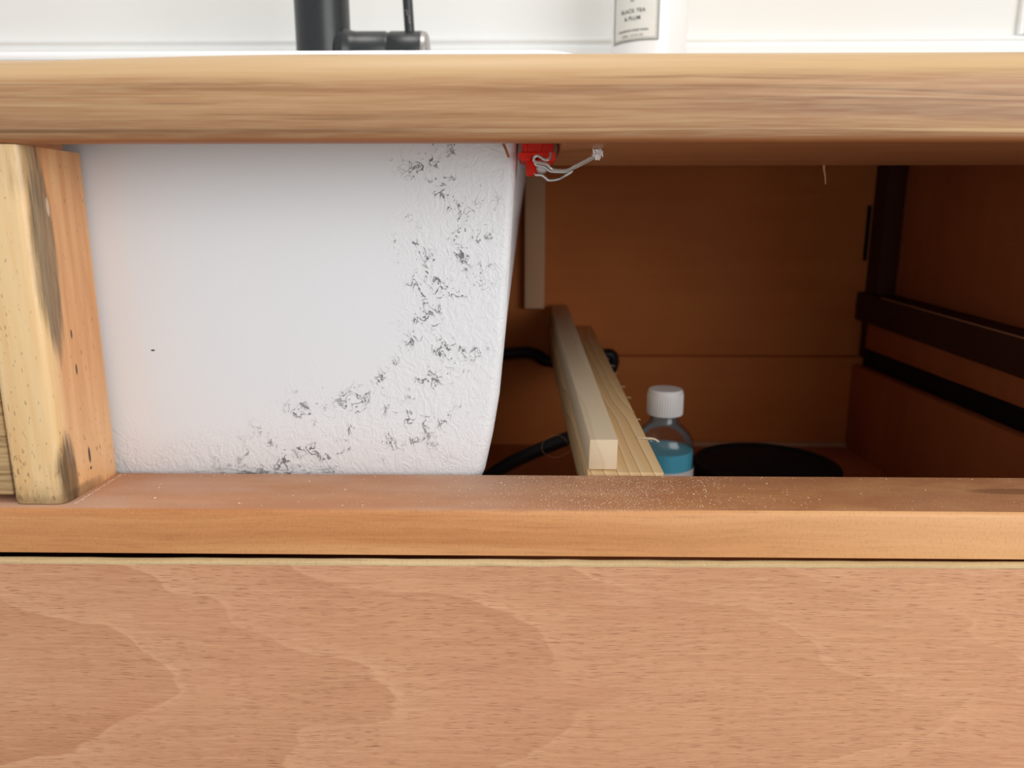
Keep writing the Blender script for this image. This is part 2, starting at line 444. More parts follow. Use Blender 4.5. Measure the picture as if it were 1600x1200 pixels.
TOP = mat_worktop()
RAIL = mat_frame('rail_wood', srgb(188, 122, 70), srgb(206, 142, 88), srgb(220, 162, 108), dust=True)
VENEER = mat_veneer(); POST = mat_post(); OAK = mat_left_drawer()
EDGE = mat_frame('edge_lipping_wood', srgb(186, 156, 110), srgb(206, 178, 132), srgb(222, 196, 150))
INSIDE = mat_inside('stained_panel', srgb(188, 104, 50), srgb(208, 126, 64))
INSIDE2 = mat_inside('stained_side_panel', srgb(158, 84, 46), srgb(184, 106, 60), True)
RUNNER = mat_inside('dark_runner_wood', srgb(62, 34, 26), srgb(84, 46, 32))
BATTEN = mat_inside('pale_batten_wood', srgb(200, 154, 116), srgb(218, 176, 138), True)
BEAD = mat_inside('pale_bead_wood', srgb(176, 128, 98), srgb(196, 148, 116))
PINE = mat_pine('pine_board_wood', srgb(232, 204, 158), srgb(222, 186, 134), srgb(178, 128, 72), 150)
STRIP = mat_pine('pale_strip_wood', srgb(224, 204, 174), srgb(218, 198, 166), srgb(214, 192, 158), 60)
BASIN = mat_basin(); WALL = mat_wall()
RIMW = plain('sink_rim_white', srgb(243, 243, 243), 0.15, 0, 0.5, 0.01)
TILE = plain('backsplash_white', srgb(242, 243, 241), 0.2, 0, 0.5, 0.01)
BLACKM = plain('matte_black_metal', srgb(34, 36, 37), 0.34, 0.0, 0.6, 0.15, 200)
CAPM = plain('brushed_cap_metal', srgb(170, 166, 162), 0.35, 0.8, 0.5, 0.05)
BLACKR = plain('black_rubber', srgb(16, 16, 17), 0.5, 0, 0.4, 0.2)
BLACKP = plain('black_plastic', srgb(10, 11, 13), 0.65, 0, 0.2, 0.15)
REDP = plain('red_plastic', srgb(230, 36, 12), 0.45, 0, 0.25, 0.06, 250)
STEEL = plain('galvanised_steel', srgb(205, 205, 202), 0.25, 0.75, 0.5, 0.08, 400)
WHITEP = plain('white_plastic', srgb(238, 236, 234), 0.4, 0, 0.5, 0.02)
SOAPW = plain('soap_bottle_white', srgb(244, 244, 243), 0.18, 0, 0.5, 0.01)
LABELW = plain('label_paper', srgb(230, 229, 222), 0.55, 0, 0.4, 0.02)
INK = plain('black_ink', srgb(40, 40, 42), 0.6, 0, 0.3, 0.05)
INKG = plain('grey_ink', srgb(130, 128, 124), 0.6, 0, 0.3, 0.05)
BLUE = plain('blue_liquid', srgb(104, 205, 232), 0.25, 0, 0.5, 0.05)
CLEAR = mat_glass('clear_plastic', (0.94, 0.93, 0.93, 1))
FLOORM = plain('floor_grey', srgb(150, 146, 140), 0.6, 0, 0.4, 0.05, 6)
COPPER = plain('red_brown_wood', srgb(176, 108, 62), 0.6, 0, 0.4, 0.1)
DUSTM = plain('sawdust_flakes', srgb(240, 220, 196), 0.8, 0, 0.2, 0.05, 900)
GREYG = plain('grey_green_paint', srgb(120, 126, 112), 0.6, 0, 0.3, 0.05)

rnd = random.Random(7)
XL, XR, YB = -0.62, 0.39, 0.50                 # inner left, inner right and back of the cabinet

# ================================================================== the setting
bm = new(); box(bm, -2.0, 2.0, 0.52, 0.62, -E, 1.4); tag(obj('wall_back', bm, WALL), kind='structure')
bm = new(); box(bm, -2.0, 2.0, -1.2, 0.62, -E - 0.05, -E); tag(obj('floor', bm, FLOORM), kind='structure')
# moulded white upstand along the wall: a bead over a groove over a plain strip
bm = new()
prof = [(0.5200, 0.0712), (0.5080, 0.0712), (0.5080, 0.1762), (0.5086, 0.1776), (0.5108, 0.1782), (0.5110, 0.1820), (0.5094, 0.1827), (0.5093, 0.1842), (0.5100, 0.1862), (0.5140, 0.1872), (0.5200, 0.1872)]
loft(bm, [[(x, y, z) for y, z in prof] for x in (-0.62, 1.4)])
tag(obj('trim_1', bm, TILE), kind='structure')
# upright casing with a grey-green panel at the far right
bm = new(); box(bm, 0.509, 0.5150, 0.513, 0.5195, 0.188, 0.9, 0.001)
o = tag(obj('trim_2', bm, TILE), kind='structure')
bm = new(); box(bm, 0.5155, 0.60, 0.5165, 0.5198, 0.1885, 0.9, 0.0005)
obj('panel', bm, GREYG, o)

# ================================================================== cabinet
cab = thing('vanity_cabinet', (0, 0.25, -E), 'orange-brown wooden vanity cabinet with its upper drawer taken out, standing under the worktop', 'cabinet')

# front rail, slightly rounded front arris
bm = new()
def railprof(x):
    dz = 0.0006 * math.sin(x * 9)
    return [(x, 0.0, -0.1553), (x, 0.0, -0.1352 + dz), (x, 0.0006, -0.1338 + dz), (x, 0.0018, -0.1330 + dz), (x, 0.0035, -0.1327), (x, 0.0505, -0.1327), (x, 0.051, -0.1332), (x, 0.051, -0.1553)]
loft(bm, [railprof(XL + (XR - XL) * i / 40) for i in range(41)])
obj('rail', bm, RAIL, cab)

# the post left of the opening
bm = new()
rings = []
for z, dx, g in ((-0.1327, 0.0016, 0.0012), (-0.1322, 0.0006, 0.0004), (-0.130, 0, 0), (-0.05, 0, 0), (0.0324, 0, 0)):
    ring = []
    x0, x1, y0, y1 = -0.2440 + dx, -0.2185 - dx * 0.3, 0.0035 + g, 0.0500
    for cx, cy, a0, r in ((x1 - 0.0055, y0 + 0.0055, -90, 0.0055), (x1 - 0.001, y1 - 0.001, 0, 0.001), (x0 + 0.001, y1 - 0.001, 90, 0.001), (x0 + 0.004, y0 + 0.004, 180, 0.004)):
        for i in range(7):
            a = math.radians(a0 + 15 * i); ring.append((cx + r * math.cos(a), cy + r * math.sin(a), z))
    rings.append(ring)
loft(bm, rings)
tag(obj('post', bm, POST, cab), 'pale post with grey stains down its inner side')

# drawer left of the post: only its front shows
bm = new(); box(bm, XL + 0.002, -0.2448, 0.006, 0.024, -0.1287, 0.028, 0.0008)
tag(obj('drawer', bm, OAK, cab), 'greyish oak drawer front left of the post')

# lower drawer, open box with veneered front
bm = new()
hexa(bm, [(XL + 0.004, -0.003, -0.40), (XR + 0.012, -0.003, -0.40), (XR + 0.012, 0.0155, -0.40), (XL + 0.004, 0.0155, -0.40),
          (XL + 0.004, -0.003, -0.16050), (XR + 0.012, -0.003, -0.1583), (XR + 0.012, 0.0155, -0.1757), (XL + 0.004, 0.0155, -0.17895)])
dr = obj('drawer', bm, VENEER, cab)
tag(dr, 'wide lower drawer with a reddish veneered front')
bm = new()
def lip(x, z): return [(x, -0.0031, z), (x, -0.0030, z + 0.0010), (x, -0.0020, z + 0.0016), (x, 0.0006, z + 0.0018), (x, 0.0022, z + 0.0008), (x, 0.0022, z - 0.0040)]
n = 80
loft(bm, [lip(XL + 0.004 + (XR + 0.008 - XL) * i / n, -0.16050 + 0.0022 * i / n + rnd.uniform(-0.00022, 0.00022)) for i in range(n + 1)])
obj('edge_strip', bm, EDGE, dr)
bm = new(); box(bm, 0.3585, 0.3705, 0.0155, 0.485, -0.250, -0.1530, 0.0008); obj('drawer_side', bm, INSIDE2, dr)
bm = new(); box(bm, XL + 0.02, XL + 0.032, 0.0155, 0.485, -0.250, -0.1530, 0.0008); obj('drawer_side', bm, INSIDE2, dr)
bm = new(); box(bm, XL + 0.02, 0.3705, 0.485, 0.497, -0.250, -0.1455, 0.0012); obj('drawer_back', bm, INSIDE, dr)
bm = new(); box(bm, XL + 0.032, 0.3585, 0.0155, 0.485, -0.252, -0.2462); obj('drawer_bottom', bm, INSIDE2, dr)
bm = new(); box(bm, 0.082, 0.3585, 0.478, 0.485, -0.2462, -0.2412, 0.0015); obj('bead', bm, BEAD, dr)

# carcass
for x0, ys in ((XR, 0.1405), (XL - 0.018, 0.0305)):               # notched under the thick front band of the worktop
    pr = [(0.001, -E + 0.08), (0.519, -E + 0.08), (0.519, 0.0575), (ys, 0.0575), (ys, 0.0324), (0.001, 0.0324)]
    bm = new(); loft(bm, [[(x, y, z) for y, z in pr] for x in (x0, x0 + 0.018)]); obj('side_panel', bm, INSIDE2, cab)
bm = new(); box(bm, XL, XR, YB, YB + 0.012, -E + 0.08, 0.0575); obj('back_panel', bm, INSIDE, cab)
bm = new(); box(bm, XL, XR, 0.001, YB, -E + 0.08, -E + 0.098); obj('bottom_panel', bm, INSIDE2, cab)
bm = new(); box(bm, XL + 0.004, XR + 0.012, -0.003, 0.0155, -E + 0.1, -0.405, 0.001); obj('door', bm, VENEER, cab)
bm = new(); box(bm, XL - 0.018, XR + 0.018, 0.05, 0.5, -E, -E + 0.08); obj('plinth', bm, RAIL, cab)
bm = new(); box(bm, 0.0, 0.0215, 0.484, YB, -0.0932, 0.057, 0.001); tag(obj('batten', bm, BATTEN, cab), 'pale upright batten on the back panel')
bm = new(); box(bm, 0.371, XR, 0.470, YB, -0.40, 0.057, 0.001); obj('corner_post', bm, RUNNER, cab)
# dark guide strip on the right side, paler kicker under it, then a black strip added as the shadow gap
bm = new(); hexa(bm, [(0.3615, 0.053, -0.1165), (XR, 0.053, -0.1165), (XR, 0.497, -0.1050), (0.3615, 0.497, -0.1050),
                      (0.3615, 0.053, -0.0880), (XR, 0.053, -0.0880), (XR, 0.497, -0.0750), (0.3615, 0.497, -0.0750)], 0.0012)
gd = obj('guide_strip', bm, RUNNER, cab)
bm = new(); hexa(bm, [(0.3612, 0.054, -0.0882), (0.3628, 0.054, -0.0882), (0.3628, 0.440, -0.0769), (0.3612, 0.440, -0.0769),
                      (0.3612, 0.054, -0.0874), (0.3628, 0.054, -0.0874), (0.3628, 0.440, -0.0761), (0.3612, 0.440, -0.0761)])
obj('pale_edge', bm, BEAD, gd)  # thin pale strip along the guide's upper edge
bm = new(); hexa(bm, [(0.3640, 0.053, -0.1340), (XR, 0.053, -0.1340), (XR, 0.470, -0.1330), (0.3640, 0.470, -0.1330),
                      (0.3640, 0.053, -0.1165), (XR, 0.053, -0.1165), (XR, 0.470, -0.1058), (0.3640, 0.470, -0.1058)], 0.0006)
obj('kicker', bm, INSIDE2, cab)
bm = new(); box(bm, 0.3675, XR, 0.053, 0.480, -0.1525, -0.1345, 0.0008); tag(obj('gap_shade_strip', bm, BLACKP, cab), 'black strip standing in for the shadow gap above the drawer side')
# thin black strip standing in for the dark slot beside the corner post
bm = new(); box(bm, 0.3650, 0.3695, 0.4985, YB, -0.042, 0.016, 0.0008); obj('slot_strip', bm, BLACKP, cab)

# ================================================================== worktop
bm = new()
def topprof(x, notch):   # rounded front edge; where the sink sits the back of the lip is chiselled away
    d = 0.0030 * min(1, max(0, (-x - 0.10) / 0.14)) ** 1.5
    wv = 0.0004 * math.sin(x * 21 + 1)
    p = [(0.0060, 0.0325), (0.0030, 0.0329), (0.0012, 0.0340), (0.0002, 0.0358), (-0.0006, 0.0380), (-0.0012, 0.045), (-0.0010, 0.0540 - d * 0.4), (0.0, 0.0595 - d * 0.8 + wv), (0.0022, 0.0640 - d + wv), (0.0060, 0.0676 - d + wv), (0.0120, 0.0697 - d), (0.0220, 0.0708 - d * 0.6), (0.0300, 0.0713)]
    if notch: p += [(0.0300, 0.0530), (0.0085, 0.0345)]
    else: p += [(0.0300, 0.0325), (0.0085, 0.0325)]
    return [(x, y, z) for y, z in p]
xs = [XL - 0.05 + (-0.2150 - XL + 0.05) * i / 40 for i in range(41)]
loft(bm, [topprof(x, False) for x in xs])
xs = [-0.2150 + (0.0165 + 0.2150) * i / 40 for i in range(41)]
loft(bm, [topprof(x, True) for x in xs])
xs = [0.0165 + (XR + 0.08 - 0.0165) * i / 30 for i in range(31)]
loft(bm, [topprof(x, False) for x in xs])
box(bm, 0.0165, XR + 0.08, 0.0300, 0.140, 0.0325, 0.0713)       # thick front band right of the sink cutout
box(bm, 0.0165, XR + 0.08, 0.140, 0.519, 0.0576, 0.0713)
box(bm, XL - 0.05, 0.0165, 0.436, 0.519, 0.0576, 0.0713)
box(bm, XL - 0.05, -0.448, 0.030, 0.436, 0.0576, 0.0713)
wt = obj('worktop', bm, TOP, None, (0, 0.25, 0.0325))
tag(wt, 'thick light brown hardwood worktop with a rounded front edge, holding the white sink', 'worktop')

# ================================================================== sink
sk = thing('sink', (-0.21, 0.24, -0.155), 'white rectangular ceramic sink let into the worktop, its scuffed front seen through the drawer opening', 'sink')
bm = new()
def edge_x(z):                                                    # right edge of the outer wall by height
    tab = [(-0.160, -0.045), (-0.152, -0.0315), (-0.140, -0.0240), (-0.1325, -0.0210), (-0.112, -0.0166), (-0.090, -0.0130), (-0.050, -0.0092), (0.0, -0.0062), (0.037, -0.0040), (0.073, -0.0030)]
    for (z0, x0), (z1, x1) in zip(tab, tab[1:]):
        if z <= z1: return x0 + (x1 - x0) * (z - z0) / (z1 - z0)
    return tab[-1][1]
rings = []
for z, yf, rr, yb in ((-0.160, 0.082, 0.012, 0.37), (-0.157, 0.068, 0.014, 0.385), (-0.150, 0.060, 0.013, 0.395), (-0.140, 0.0565, 0.009, 0.40), (-0.1325, 0.0555, 0.0075, 0.402), (-0.112, 0.0550, 0.0065, 0.404), (-0.09, 0.0545, 0.0055, 0.406), (-0.05, 0.0542, 0.0050, 0.41), (0.0, 0.054, 0.0045, 0.415), (0.037, 0.0538, 0.0045, 0.42), (0.073, 0.0535, 0.0045, 0.424)):
    ring = rrect(-0.448 - edge_x(z) * 1.5, edge_x(z), yf, yb, rr, z, 8)
    # the side wall draws in toward the back low down
    low = (0.037 - z) * 0.094 - 0.004
    ring = [(x - (low * (y - yf) / 0.35 if x > -0.2 else 0), y, z_) for x, y, z_ in ring]
    rings.append(ring)
loft(bm, rings, True, True, False)
obj('basin', bm, BASIN, sk, smooth=50)
bm = new()
R = []
for o_, z in ((0.0, 0.0714), (-0.0012, 0.0720), (-0.0014, 0.0740), (0.0, 0.0762), (0.0030, 0.0774), (0.0070, 0.0778), (0.0180, 0.0778), (0.0220, 0.0770), (0.0245, 0.0745)):
    R.append(rrect(-0.465 + o_, 0.0280 - o_, 0.0325 + o_, 0.440 - o_, 0.022 - o_ * 0.3, 0.0714 + (z - 0.0714) * 0.80, 10))
for o_, z, r in ((0.046, 0.060, 0.02), (0.050, 0.0, 0.03), (0.056, -0.10, 0.04), (0.075, -0.138, 0.05), (0.11, -0.145, 0.05)):
    R.append(rrect(-0.465 + o_, 0.0280 - o_, 0.0325 + o_, 0.440 - o_, r, z, 10))
loft(bm, R, True, False, True)
obj('rim', bm, RIMW, sk, smooth=50)
bm = new(); box(bm, -0.444, 0.010, 0.0308, 0.0350, 0.0685, 0.0717, 0.0006); obj('seal', bm, RIMW, sk)
bm = new(); lathe(bm, [(0.0, -0.1448), (0.022, -0.1448), (0.022, -0.1425), (0.019, -0.1415), (0.0, -0.1420)][1:4], -0.21, 0.236, 32); obj('drain', bm, STEEL, sk)

# ================================================================== red mounting clip with its wires
def cx(px): return -0.0026 + (px - 812) * 0.000307
def cz(py): return 0.0368 - (py - 222) * 0.000294
cl = thing('mounting_clip', (0.006, 0.055, 0.03), 'red plastic sink clip with bent steel wires, wedged between the sink and the worktop cutout', 'clip')
bm = new()
box(bm, cx(815), cx(866), 0.049, 0.075, cz(238), 0.0530, 0.0004)
pts = [(810, 238), (868, 238), (868, 249), (863, 252), (857, 251), (852, 247), (840, 242), (833, 242), (828, 250), (813, 249), (810, 241)]
fr = [(cx(a), 0.0465, cz(b)) for a, b in pts]; bk = [(cx(a), 0.075, cz(b)) for a, b in pts]
loft(bm, [fr, bk])
box(bm, cx(819), cx(823), 0.0478, 0.0495, cz(237), cz(215), 0.0003)
box(bm, cx(847), cx(849), 0.0484, 0.0495, cz(237), cz(215), 0.0002)
obj('bracket', bm, REDP, cl)
bm = new(); box(bm, cx(822), cx(843), 0.056, 0.072, cz(271), cz(245), 0.0008); obj('lug', bm, REDP, cl)
def wire(bm, seq, y, r):
    tube(bm, [(cx(a), y + dy, cz(b)) for a, b, dy in seq], r, 8, 6)
bm = new()
wire(bm, [(860, 239, -.001), (860, 245, -.002), (856, 250, -.003), (850, 250, -.003), (844, 246, -.003), (839, 244, -.003), (835, 246, -.003), (834, 251, -.003), (838, 254, -.003), (848, 256, -.003), (855, 258, -.003), (860, 263, -.003), (866, 266, -.003), (885, 266.5, -.004), (897, 261, -.006), (915, 252, -.010), (932, 243, -.014)], 0.045, 0.00070)
wire(bm, [(836, 250, .0), (838, 257, .0), (850, 260, .0), (857, 265, .0), (864, 268, .0), (884, 268.5, -.001), (897, 263.5, -.004), (915, 254.5, -.008), (930, 247, -.012)], 0.0455, 0.00068)
wi = obj('wire', bm, STEEL, cl)
bm = new()
wire(bm, [(837, 268, .002), (838, 272, .001), (847, 273, .0), (853, 277, .0), (858, 281, .0), (868, 281, -.001), (876, 279, -.002), (885, 274, -.004), (893, 269, -.005), (894, 267, -.005)], 0.049, 0.00064)
obj('wire', bm, STEEL, cl)
bm = new(); lathe(bm, [(0.0022, 0.0), (0.0026, 0.0005), (0.0026, 0.0048), (0.0020, 0.0054)], 0, 0, 20)
for v in bm.verts: v.co = Vector((cx(848) + v.co.x * 1.15, 0.0452 + (0.0054 - v.co.z), cz(262) + v.co.y))
obj('screw', bm, CAPM, cl)
# dried white lump of sealant at the free end of the wire
bm = new()
for i in range(26):
    c0 = Vector((cx(931 + rnd.gauss(0, 3.0)), 0.0310 + rnd.gauss(0, 0.001), cz(245 + rnd.gauss(0, 3.2))))
    d = Vector((rnd.uniform(-.7, 1), rnd.uniform(-.7, .7), rnd.uniform(-1, 1))).normalized() * rnd.uniform(0.001, 0.0024)
    tube(bm, [c0 - d, c0, c0 + d], lambda t: 0.00012 + 0.00045 * (1 - abs(2*t-1)), 6, 2)
tube(bm, [(cx(934), 0.031, cz(236)), (cx(931), 0.031, cz(241)), (cx(927), 0.031, cz(252))], lambda t: 0.0004 + 0.0008 * math.sin(math.pi * t), 8, 6)
obj('sealant', bm, WHITEP, cl)

# ================================================================== splinters under the worktop
bm = new(); tube(bm, [(-0.0112, 0.046, 0.0470), (-0.0107, 0.0455, 0.0375), (-0.0092, 0.045, 0.0335), (-0.0078, 0.0445, 0.0299)], 0.00065, 8, 6)
tag(obj('wood_splinter', bm, COPPER, None, (-0.0107, 0.046, 0.0299)), 'thin red-brown splinter hanging in front of the white sink, left of the red clip', 'splinter')
bm = new(); tube(bm, [(0.1786, 0.139, 0.0345), (0.1790, 0.139, 0.0300), (0.1800, 0.139, 0.0260), (0.1806, 0.139, 0.0215)], lambda t: 0.0013 * (1 - 0.6 * t), 8, 5, 0.35)
tag(obj('wood_splinter', bm, BEAD, None, (0.1786, 0.139, 0.0215)), 'pale splinter hanging from the shaded underside of the worktop, right of centre', 'splinter')

# ================================================================== pine board with a strip on it
bd = thing('pine_board', (0.05, 0.054, -0.162), 'pale pine board with curved grain lines, running back from the front rail', 'board')
bm = new()
hexa(bm, [(0.0340, 0.0535, -0.1578), (0.0750, 0.0535, -0.1578), (0.0738, 0.499, -0.1395), (0.0275, 0.499, -0.1395),
          (0.0340, 0.0535, -0.1318), (0.0750, 0.0535, -0.1318), (0.0738, 0.499, -0.1135), (0.0275, 0.499, -0.1135)], 0.0005)
obj('board', bm, PINE, bd)
for i in range(7):
    y = 0.085 + 0.27 * ((i + rnd.random() * 0.6) / 7) ** 0.8; zb = -0.1318 + (y - 0.0535) / 0.4455 * 0.0183
    l = rnd.uniform(0.0010, 0.0026); x = 0.0752 - 0.0012 * (y - 0.0535) / 0.4455
    bm = new(); tube(bm, [(x - 0.0008, y, zb), (x + l * 0.6, y + rnd.uniform(-.001, .001), zb + l * 0.3), (x + l, y + rnd.uniform(-.002, .002), zb - l * rnd.uniform(-.2, .6))], 0.00018, 5, 4)
    obj('wood_fibre', bm, STRIP, bd)
bm = new(); tube(bm, [(0.0690, 0.110, -0.1288), (0.0745, 0.108, -0.1285), (0.0790, 0.108, -0.1290), (0.0815, 0.107, -0.1305)], 0.00055, 6, 5, 0.4)
obj('wood_fibre', bm, STRIP, bd)
bm = new()
hexa(bm, [(0.0347, 0.0560, -0.1312), (0.0500, 0.0560, -0.1312), (0.0470, 0.4980, -0.1130), (0.0285, 0.4980, -0.1130),
          (0.0352, 0.0560, -0.1143), (0.0503, 0.0560, -0.1143), (0.0470, 0.4980, -0.0900), (0.0290, 0.4980, -0.0900)], 0.0006)
s_ = obj('wood_strip', bm, STRIP, None, (0.0425, 0.056, -0.1312))
tag(s_, 'square pale wooden strip lying along the left side of the pine board', 'strip')

# ================================================================== hoses behind the sink
bm = new(); tube(bm, [(-0.10, 0.440, -0.150), (-0.05, 0.460, -0.1430), (-0.018, 0.469, -0.1400), (0.000, 0.472, -0.1390), (0.012, 0.474, -0.1415), (0.022, 0.475, -0.1480), (0.034, 0.475, -0.1500), (0.062, 0.475, -0.1500), (0.0765, 0.475, -0.1480), (0.086, 0.475, -0.1420), (0.0935, 0.475, -0.1420), (0.0965, 0.476, -0.1480), (0.0940, 0.477, -0.160), (0.0850, 0.477, -0.180), (0.078, 0.474, -0.21), (0.070, 0.468, -0.2385)], 0.0064, 14, 8)
tag(obj('hose', bm, BLACKR, None, (0.0, 0.45, -0.245)), 'black hose crossing behind the pine board near the back, the higher one', 'hose')
bm = new(); tube(bm, [(-0.10, 0.25, -0.2405), (-0.055, 0.25, -0.2260), (-0.028, 0.25, -0.2030), (-0.012, 0.25, -0.1920), (0.006, 0.25, -0.1830), (0.022, 0.25, -0.1760), (0.0365, 0.252, -0.1705), (0.052, 0.258, -0.1690), (0.062, 0.27, -0.1760), (0.066, 0.29, -0.20), (0.066, 0.32, -0.2405)], 0.0056, 14, 8)
tag(obj('hose', bm, BLACKR, None, (0.0, 0.25, -0.245)), 'black hose curving up from behind the sink to the pine board, the lower one', 'hose')
bm = new(); tube(bm, [(0.030, 0.112, -0.139), (0.024, 0.110, -0.1290), (0.0165, 0.110, -0.1280), (0.0115, 0.110, -0.1325), (0.0120, 0.110, -0.1385), (0.020, 0.111, -0.1420), (0.0298, 0.111, -0.1370)], 0.00008, 5, 8)
tag(obj('hair', bm, BEAD, None, (0.02, 0.11, -0.142)), 'single curled hair clinging to the left side of the pine board', 'hair')

# ================================================================== bottle inside
bt = thing('bottle', (0.1115, 0.25, -0.2462), 'clear bottle of blue liquid with a white cap, standing inside right of the pine board', 'bottle')
bm = new(); lathe(bm, [(0.0222, -0.2460), (0.0240, -0.2440), (0.0242, -0.1770), (0.0236, -0.1715), (0.0212, -0.1660), (0.0172, -0.1610), (0.0128, -0.1570), (0.0112, -0.1535), (0.0110, -0.1440)], 0.1115, 0.25, 48, cap1=False)
obj('bottle_body', bm, CLEAR, bt)
bm = new(); lathe(bm, [(0.0120, -0.1500), (0.0136, -0.1496), (0.0138, -0.1330), (0.0136, -0.1305), (0.0126, -0.1293)], 0.1115, 0.25, 48)
for i in range(44):
    a = 2 * math.pi * i / 44
    c0 = Vector((0.1115 + 0.0138 * math.cos(a), 0.25 + 0.0138 * math.sin(a), 0))
    tube(bm, [c0 + Vector((0, 0, -0.1490)), c0 + Vector((0, 0, -0.1330))], 0.00032, 5, 1)
obj('cap', bm, WHITEP, bt)
bm = new(); lathe(bm, [(0.0215, -0.2450), (0.0232, -0.2430), (0.0234, -0.1785), (0.0228, -0.1780)], 0.1115, 0.25, 48); obj('liquid', bm, BLUE, bt)
bm = new(); lathe(bm, [(0.02445, -0.2380), (0.02445, -0.1915)], 0.1115, 0.25, 48, cap0=False, cap1=False)
obj('label', bm, WHITEP, bt)

# ================================================================== black round tin
tn = thing('container', (0.211, 0.30, -0.2462), 'round black lidded container on the drawer floor, right of the bottle', 'container')
bm = new(); lathe(bm, [(0.0570, -0.2460), (0.0590, -0.2450), (0.0590, -0.2190), (0.0580, -0.2180)], 0.211, 0.30, 64); obj('container_body', bm, BLACKP, tn)
bm = new(); lathe(bm, [(0.0610, -0.2195), (0.0625, -0.2190), (0.0625, -0.2080), (0.0612, -0.2062), (0.0585, -0.2055), (0.0565, -0.2062), (0.0550, -0.2075), (0.0300, -0.2050), (0.0100, -0.2045)], 0.211, 0.30, 64); obj('lid', bm, BLACKP, tn)

# ================================================================== tap
tp = thing('faucet', (-0.176, 0.362, 0.0713), 'matte black tap with a side lever standing on the worktop behind the sink', 'tap')
FX, FY = -0.1745, 0.365
bm = new(); lathe(bm, [(0.0285, 0.0714), (0.0290, 0.0722), (0.0290, 0.0750), (0.0275, 0.0765), (0.0234, 0.0775), (0.0232, 0.150), (0.0232, 0.29), (0.0225, 0.2945), (0.018, 0.296)], FX, FY, 64); obj('tap_body', bm, BLACKM, tp)
bm = new()
S = [(FX + 0.014, 0.0215), (FX + 0.0205, 0.0222), (FX + 0.0235, 0.0204), (FX + 0.0262, 0.0194), (FX + 0.0300, 0.0190), (FX + 0.0545, 0.0190), (FX + 0.0558, 0.0181), (FX + 0.0576, 0.0181), (FX + 0.0592, 0.0190), (FX + 0.0852, 0.0190), (FX + 0.0856, 0.0188)]
lathe(bm, [(r, x) for x, r in S], FY, 0.1404, 48, 'x'); hv = obj('valve', bm, BLACKM, tp)
bm = new(); lathe(bm, [(0.0188, FX + 0.0857), (0.0190, FX + 0.0866), (0.0182, FX + 0.0896), (0.0160, FX + 0.0910)], FY, 0.1404, 48, 'x'); tag(obj('end_cap', bm, CAPM, hv), 'bare metal end cap')
bm = new(); tube(bm, [(FX + 0.0757, FY - 0.004, 0.150), (FX + 0.0742, FY - 0.004, 0.185), (FX + 0.0720, FY - 0.004, 0.235)], 0.0043, 16, 4); lv = obj('lever', bm, BLACKM, tp)
bm = new()
for (dx, z, l, a) in ((0.0, 0.1722, 0.0022, 0.5), (0.001, 0.1700, 0.0020, -0.7), (0.0012, 0.1672, 0.0024, 0.1), (-0.001, 0.1740, 0.0012, 1.2), (0.0018, 0.1645, 0.0012, 0.3)):
    c0 = Vector((FX + 0.0746 + dx, FY - 0.0081, z)); d = Vector((math.sin(a) * l, 0.0004 * abs(math.sin(a)), math.cos(a) * l))
    tube(bm, [c0 - d, c0 + d * 0.2, c0 + d], lambda t: 0.00015 + 0.00035 * math.sin(math.pi * t), 6, 3, 0.5)
obj('scuff', bm, CAPM, lv)
bm = new(); tube(bm, [(FX, FY - 0.012, 0.262), (FX, FY - 0.08, 0.264), (FX, FY - 0.150, 0.262)], 0.0115, 24, 6); obj('spout', bm, BLACKM, tp)

# ================================================================== soap bottle with its label
SX, SY, SR = 0.1168, 0.4357, 0.0352
sb = thing('soap_bottle', (SX, SY, 0.0713), 'white round hand soap bottle with a black-bordered paper label, standing behind the worktop edge', 'bottle')
bm = new(); lathe(bm, [(0.0330, 0.0716), (SR, 0.0740), (SR, 0.238), (0.0335, 0.246), (0.026, 0.252), (0.015, 0.256), (0.0135, 0.268), (0.0135, 0.275)], SX, SY, 72); obj('bottle_body', bm, SOAPW, sb)
bm = new(); lathe(bm, [(0.0155, 0.262), (0.0158, 0.2625), (0.0158, 0.279), (0.0150, 0.280)], SX, SY, 40); obj('cap', bm, WHITEP, sb)
def cyl(th, z, r): return (SX + r * math.sin(th), SY - r * math.cos(th), z)
T0, T1, Z0, Z1 = math.radians(-74), math.radians(5), 0.1597, 0.236
def patch(bm, t0, t1, z0, z1, r, n=24):
    loft(bm, [[cyl(t0 + (t1 - t0) * i / n, z0, r), cyl(t0 + (t1 - t0) * i / n, z1, r), cyl(t0 + (t1 - t0) * i / n, z1, r - 0.0001), cyl(t0 + (t1 - t0) * i / n, z0, r - 0.0001)] for i in range(n + 1)])
bm = new(); patch(bm, T0, T1, Z0, Z1, SR + 0.00025); lb = obj('label', bm, LABELW, sb)
def frame(bm, inset, wd, r):
    a0, a1, b0, b1 = T0 + inset / SR, T1 - inset / SR, Z0 + inset, Z1 - inset
    patch(bm, a0, a1, b0, b0 + wd, r); patch(bm, a0, a1, b1 - wd, b1, r)
    patch(bm, a0, a0 + wd / SR, b0, b1, r, 2); patch(bm, a1 - wd / SR, a1, b0, b1, r, 2)
bm = new(); frame(bm, 0.0001, 0.0009, SR + 0.00042); obj('border', bm, INK, lb)
bm = new(); frame(bm, 0.0021, 0.0004, SR + 0.00042); obj('inner_border', bm, INKG, lb)
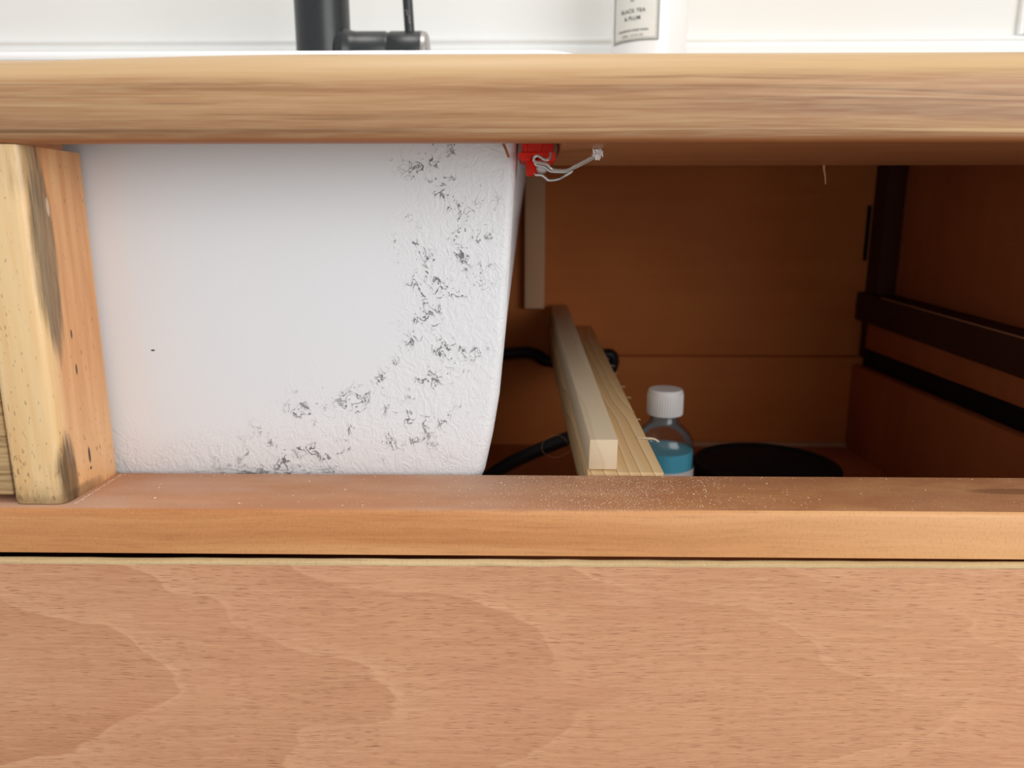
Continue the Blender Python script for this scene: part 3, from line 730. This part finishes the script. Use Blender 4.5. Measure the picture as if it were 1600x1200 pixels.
def text(body, size, z, th, mat_, name, space=1.1, wx=1.0):
    c_ = bpy.data.curves.new(name, 'FONT'); c_.body = body; c_.size = size; c_.align_x = 'CENTER'; c_.space_character = space; c_.offset = size * 0.012
    o = bpy.data.objects.new(name + '_source', c_); sc.collection.objects.link(o)
    bpy.context.view_layer.update()
    me = bpy.data.meshes.new_from_object(o.evaluated_get(bpy.context.evaluated_depsgraph_get()))
    bpy.data.objects.remove(o)
    base = wpos(lb)
    for v in me.vertices:
        p = cyl(th + v.co.x * wx / SR, z + v.co.y, SR + 0.00045)
        v.co = Vector(p) + Vector((0, 0, E)) - base
    me.materials.clear(); me.materials.append(mat_)
    link(bpy.data.objects.new(name, me), lb)
TH = math.radians(-35)
text('BLACK TEA', 0.0046, 0.1838, TH, INK, 'lettering', 1.12, 0.94)
text('& PLUM', 0.0046, 0.1776, TH, INK, 'lettering', 1.12, 0.94)
text('LUXURIOUS HAND WASH', 0.0027, 0.1680, TH, INK, 'lettering', 1.05, 0.92)
text('500ML / 16.9 FL OZ', 0.0027, 0.1636, TH, INKG, 'lettering', 1.05, 0.90)
bm = new(); patch(bm, TH - 0.06, TH + 0.04, 0.1935, 0.1943, SR + 0.00042, 4); obj('rule', bm, INK, lb)

# ================================================================== sawdust on the rail and the pale seam at the post foot
bm = new()
def chip(x, y, s):
    a = rnd.uniform(0, 6.28); d = Vector((math.cos(a), math.sin(a), 0)) * s; q = Vector((-d.y, d.x, 0)) * rnd.uniform(0.25, 0.7)
    c0 = Vector((x, y, -0.1327)); h = s * rnd.uniform(0.3, 0.8)
    v = [bm.verts.new(c0 + d), bm.verts.new(c0 + q), bm.verts.new(c0 - d * rnd.uniform(.5, 1)), bm.verts.new(c0 - q * rnd.uniform(.4, 1)), bm.verts.new(c0 + Vector((d.x * rnd.uniform(-.3, .3), d.y * .2, h)))]
    for f in ((0,1,4), (1,2,4), (2,3,4), (3,0,4), (3,2,1,0)): bm.faces.new([v[i] for i in f])
def spot(x, y, s):
    if -0.216 < x < XR - 0.01 and 0.004 < y < 0.0495: chip(x, y, s)
for _ in range(900): spot(rnd.gauss(0.055, 0.035), 0.004 + 0.046 * rnd.random(), rnd.uniform(0.00013, 0.00048))
for _ in range(260): spot(rnd.gauss(0.02, 0.05), 0.004 + 0.046 * rnd.random(), rnd.uniform(0.0001, 0.00045))
for _ in range(520): spot(rnd.uniform(-0.216, 0.38), 0.004 + 0.046 * rnd.random(), rnd.uniform(0.0001, 0.00036))
for _ in range(90): spot(rnd.uniform(-0.215, 0.3), rnd.uniform(0.0465, 0.0495), rnd.uniform(0.0002, 0.0005))
for _ in range(26): spot(rnd.uniform(-0.2, 0.3), 0.004 + 0.045 * rnd.random(), rnd.uniform(0.0005, 0.0009))
for _ in range(150):
    y = rnd.uniform(0.006, 0.049); spot(-0.2175 + abs(rnd.gauss(0, 0.0007)) + 0.0016, y, rnd.uniform(0.00015, 0.0004))
tag(obj('sawdust', bm, DUSTM, None, (0.05, 0.025, -0.1327), smooth=10), 'pale sawdust scattered over the top of the front rail, thickest by the pine board', 'sawdust', kind='stuff')
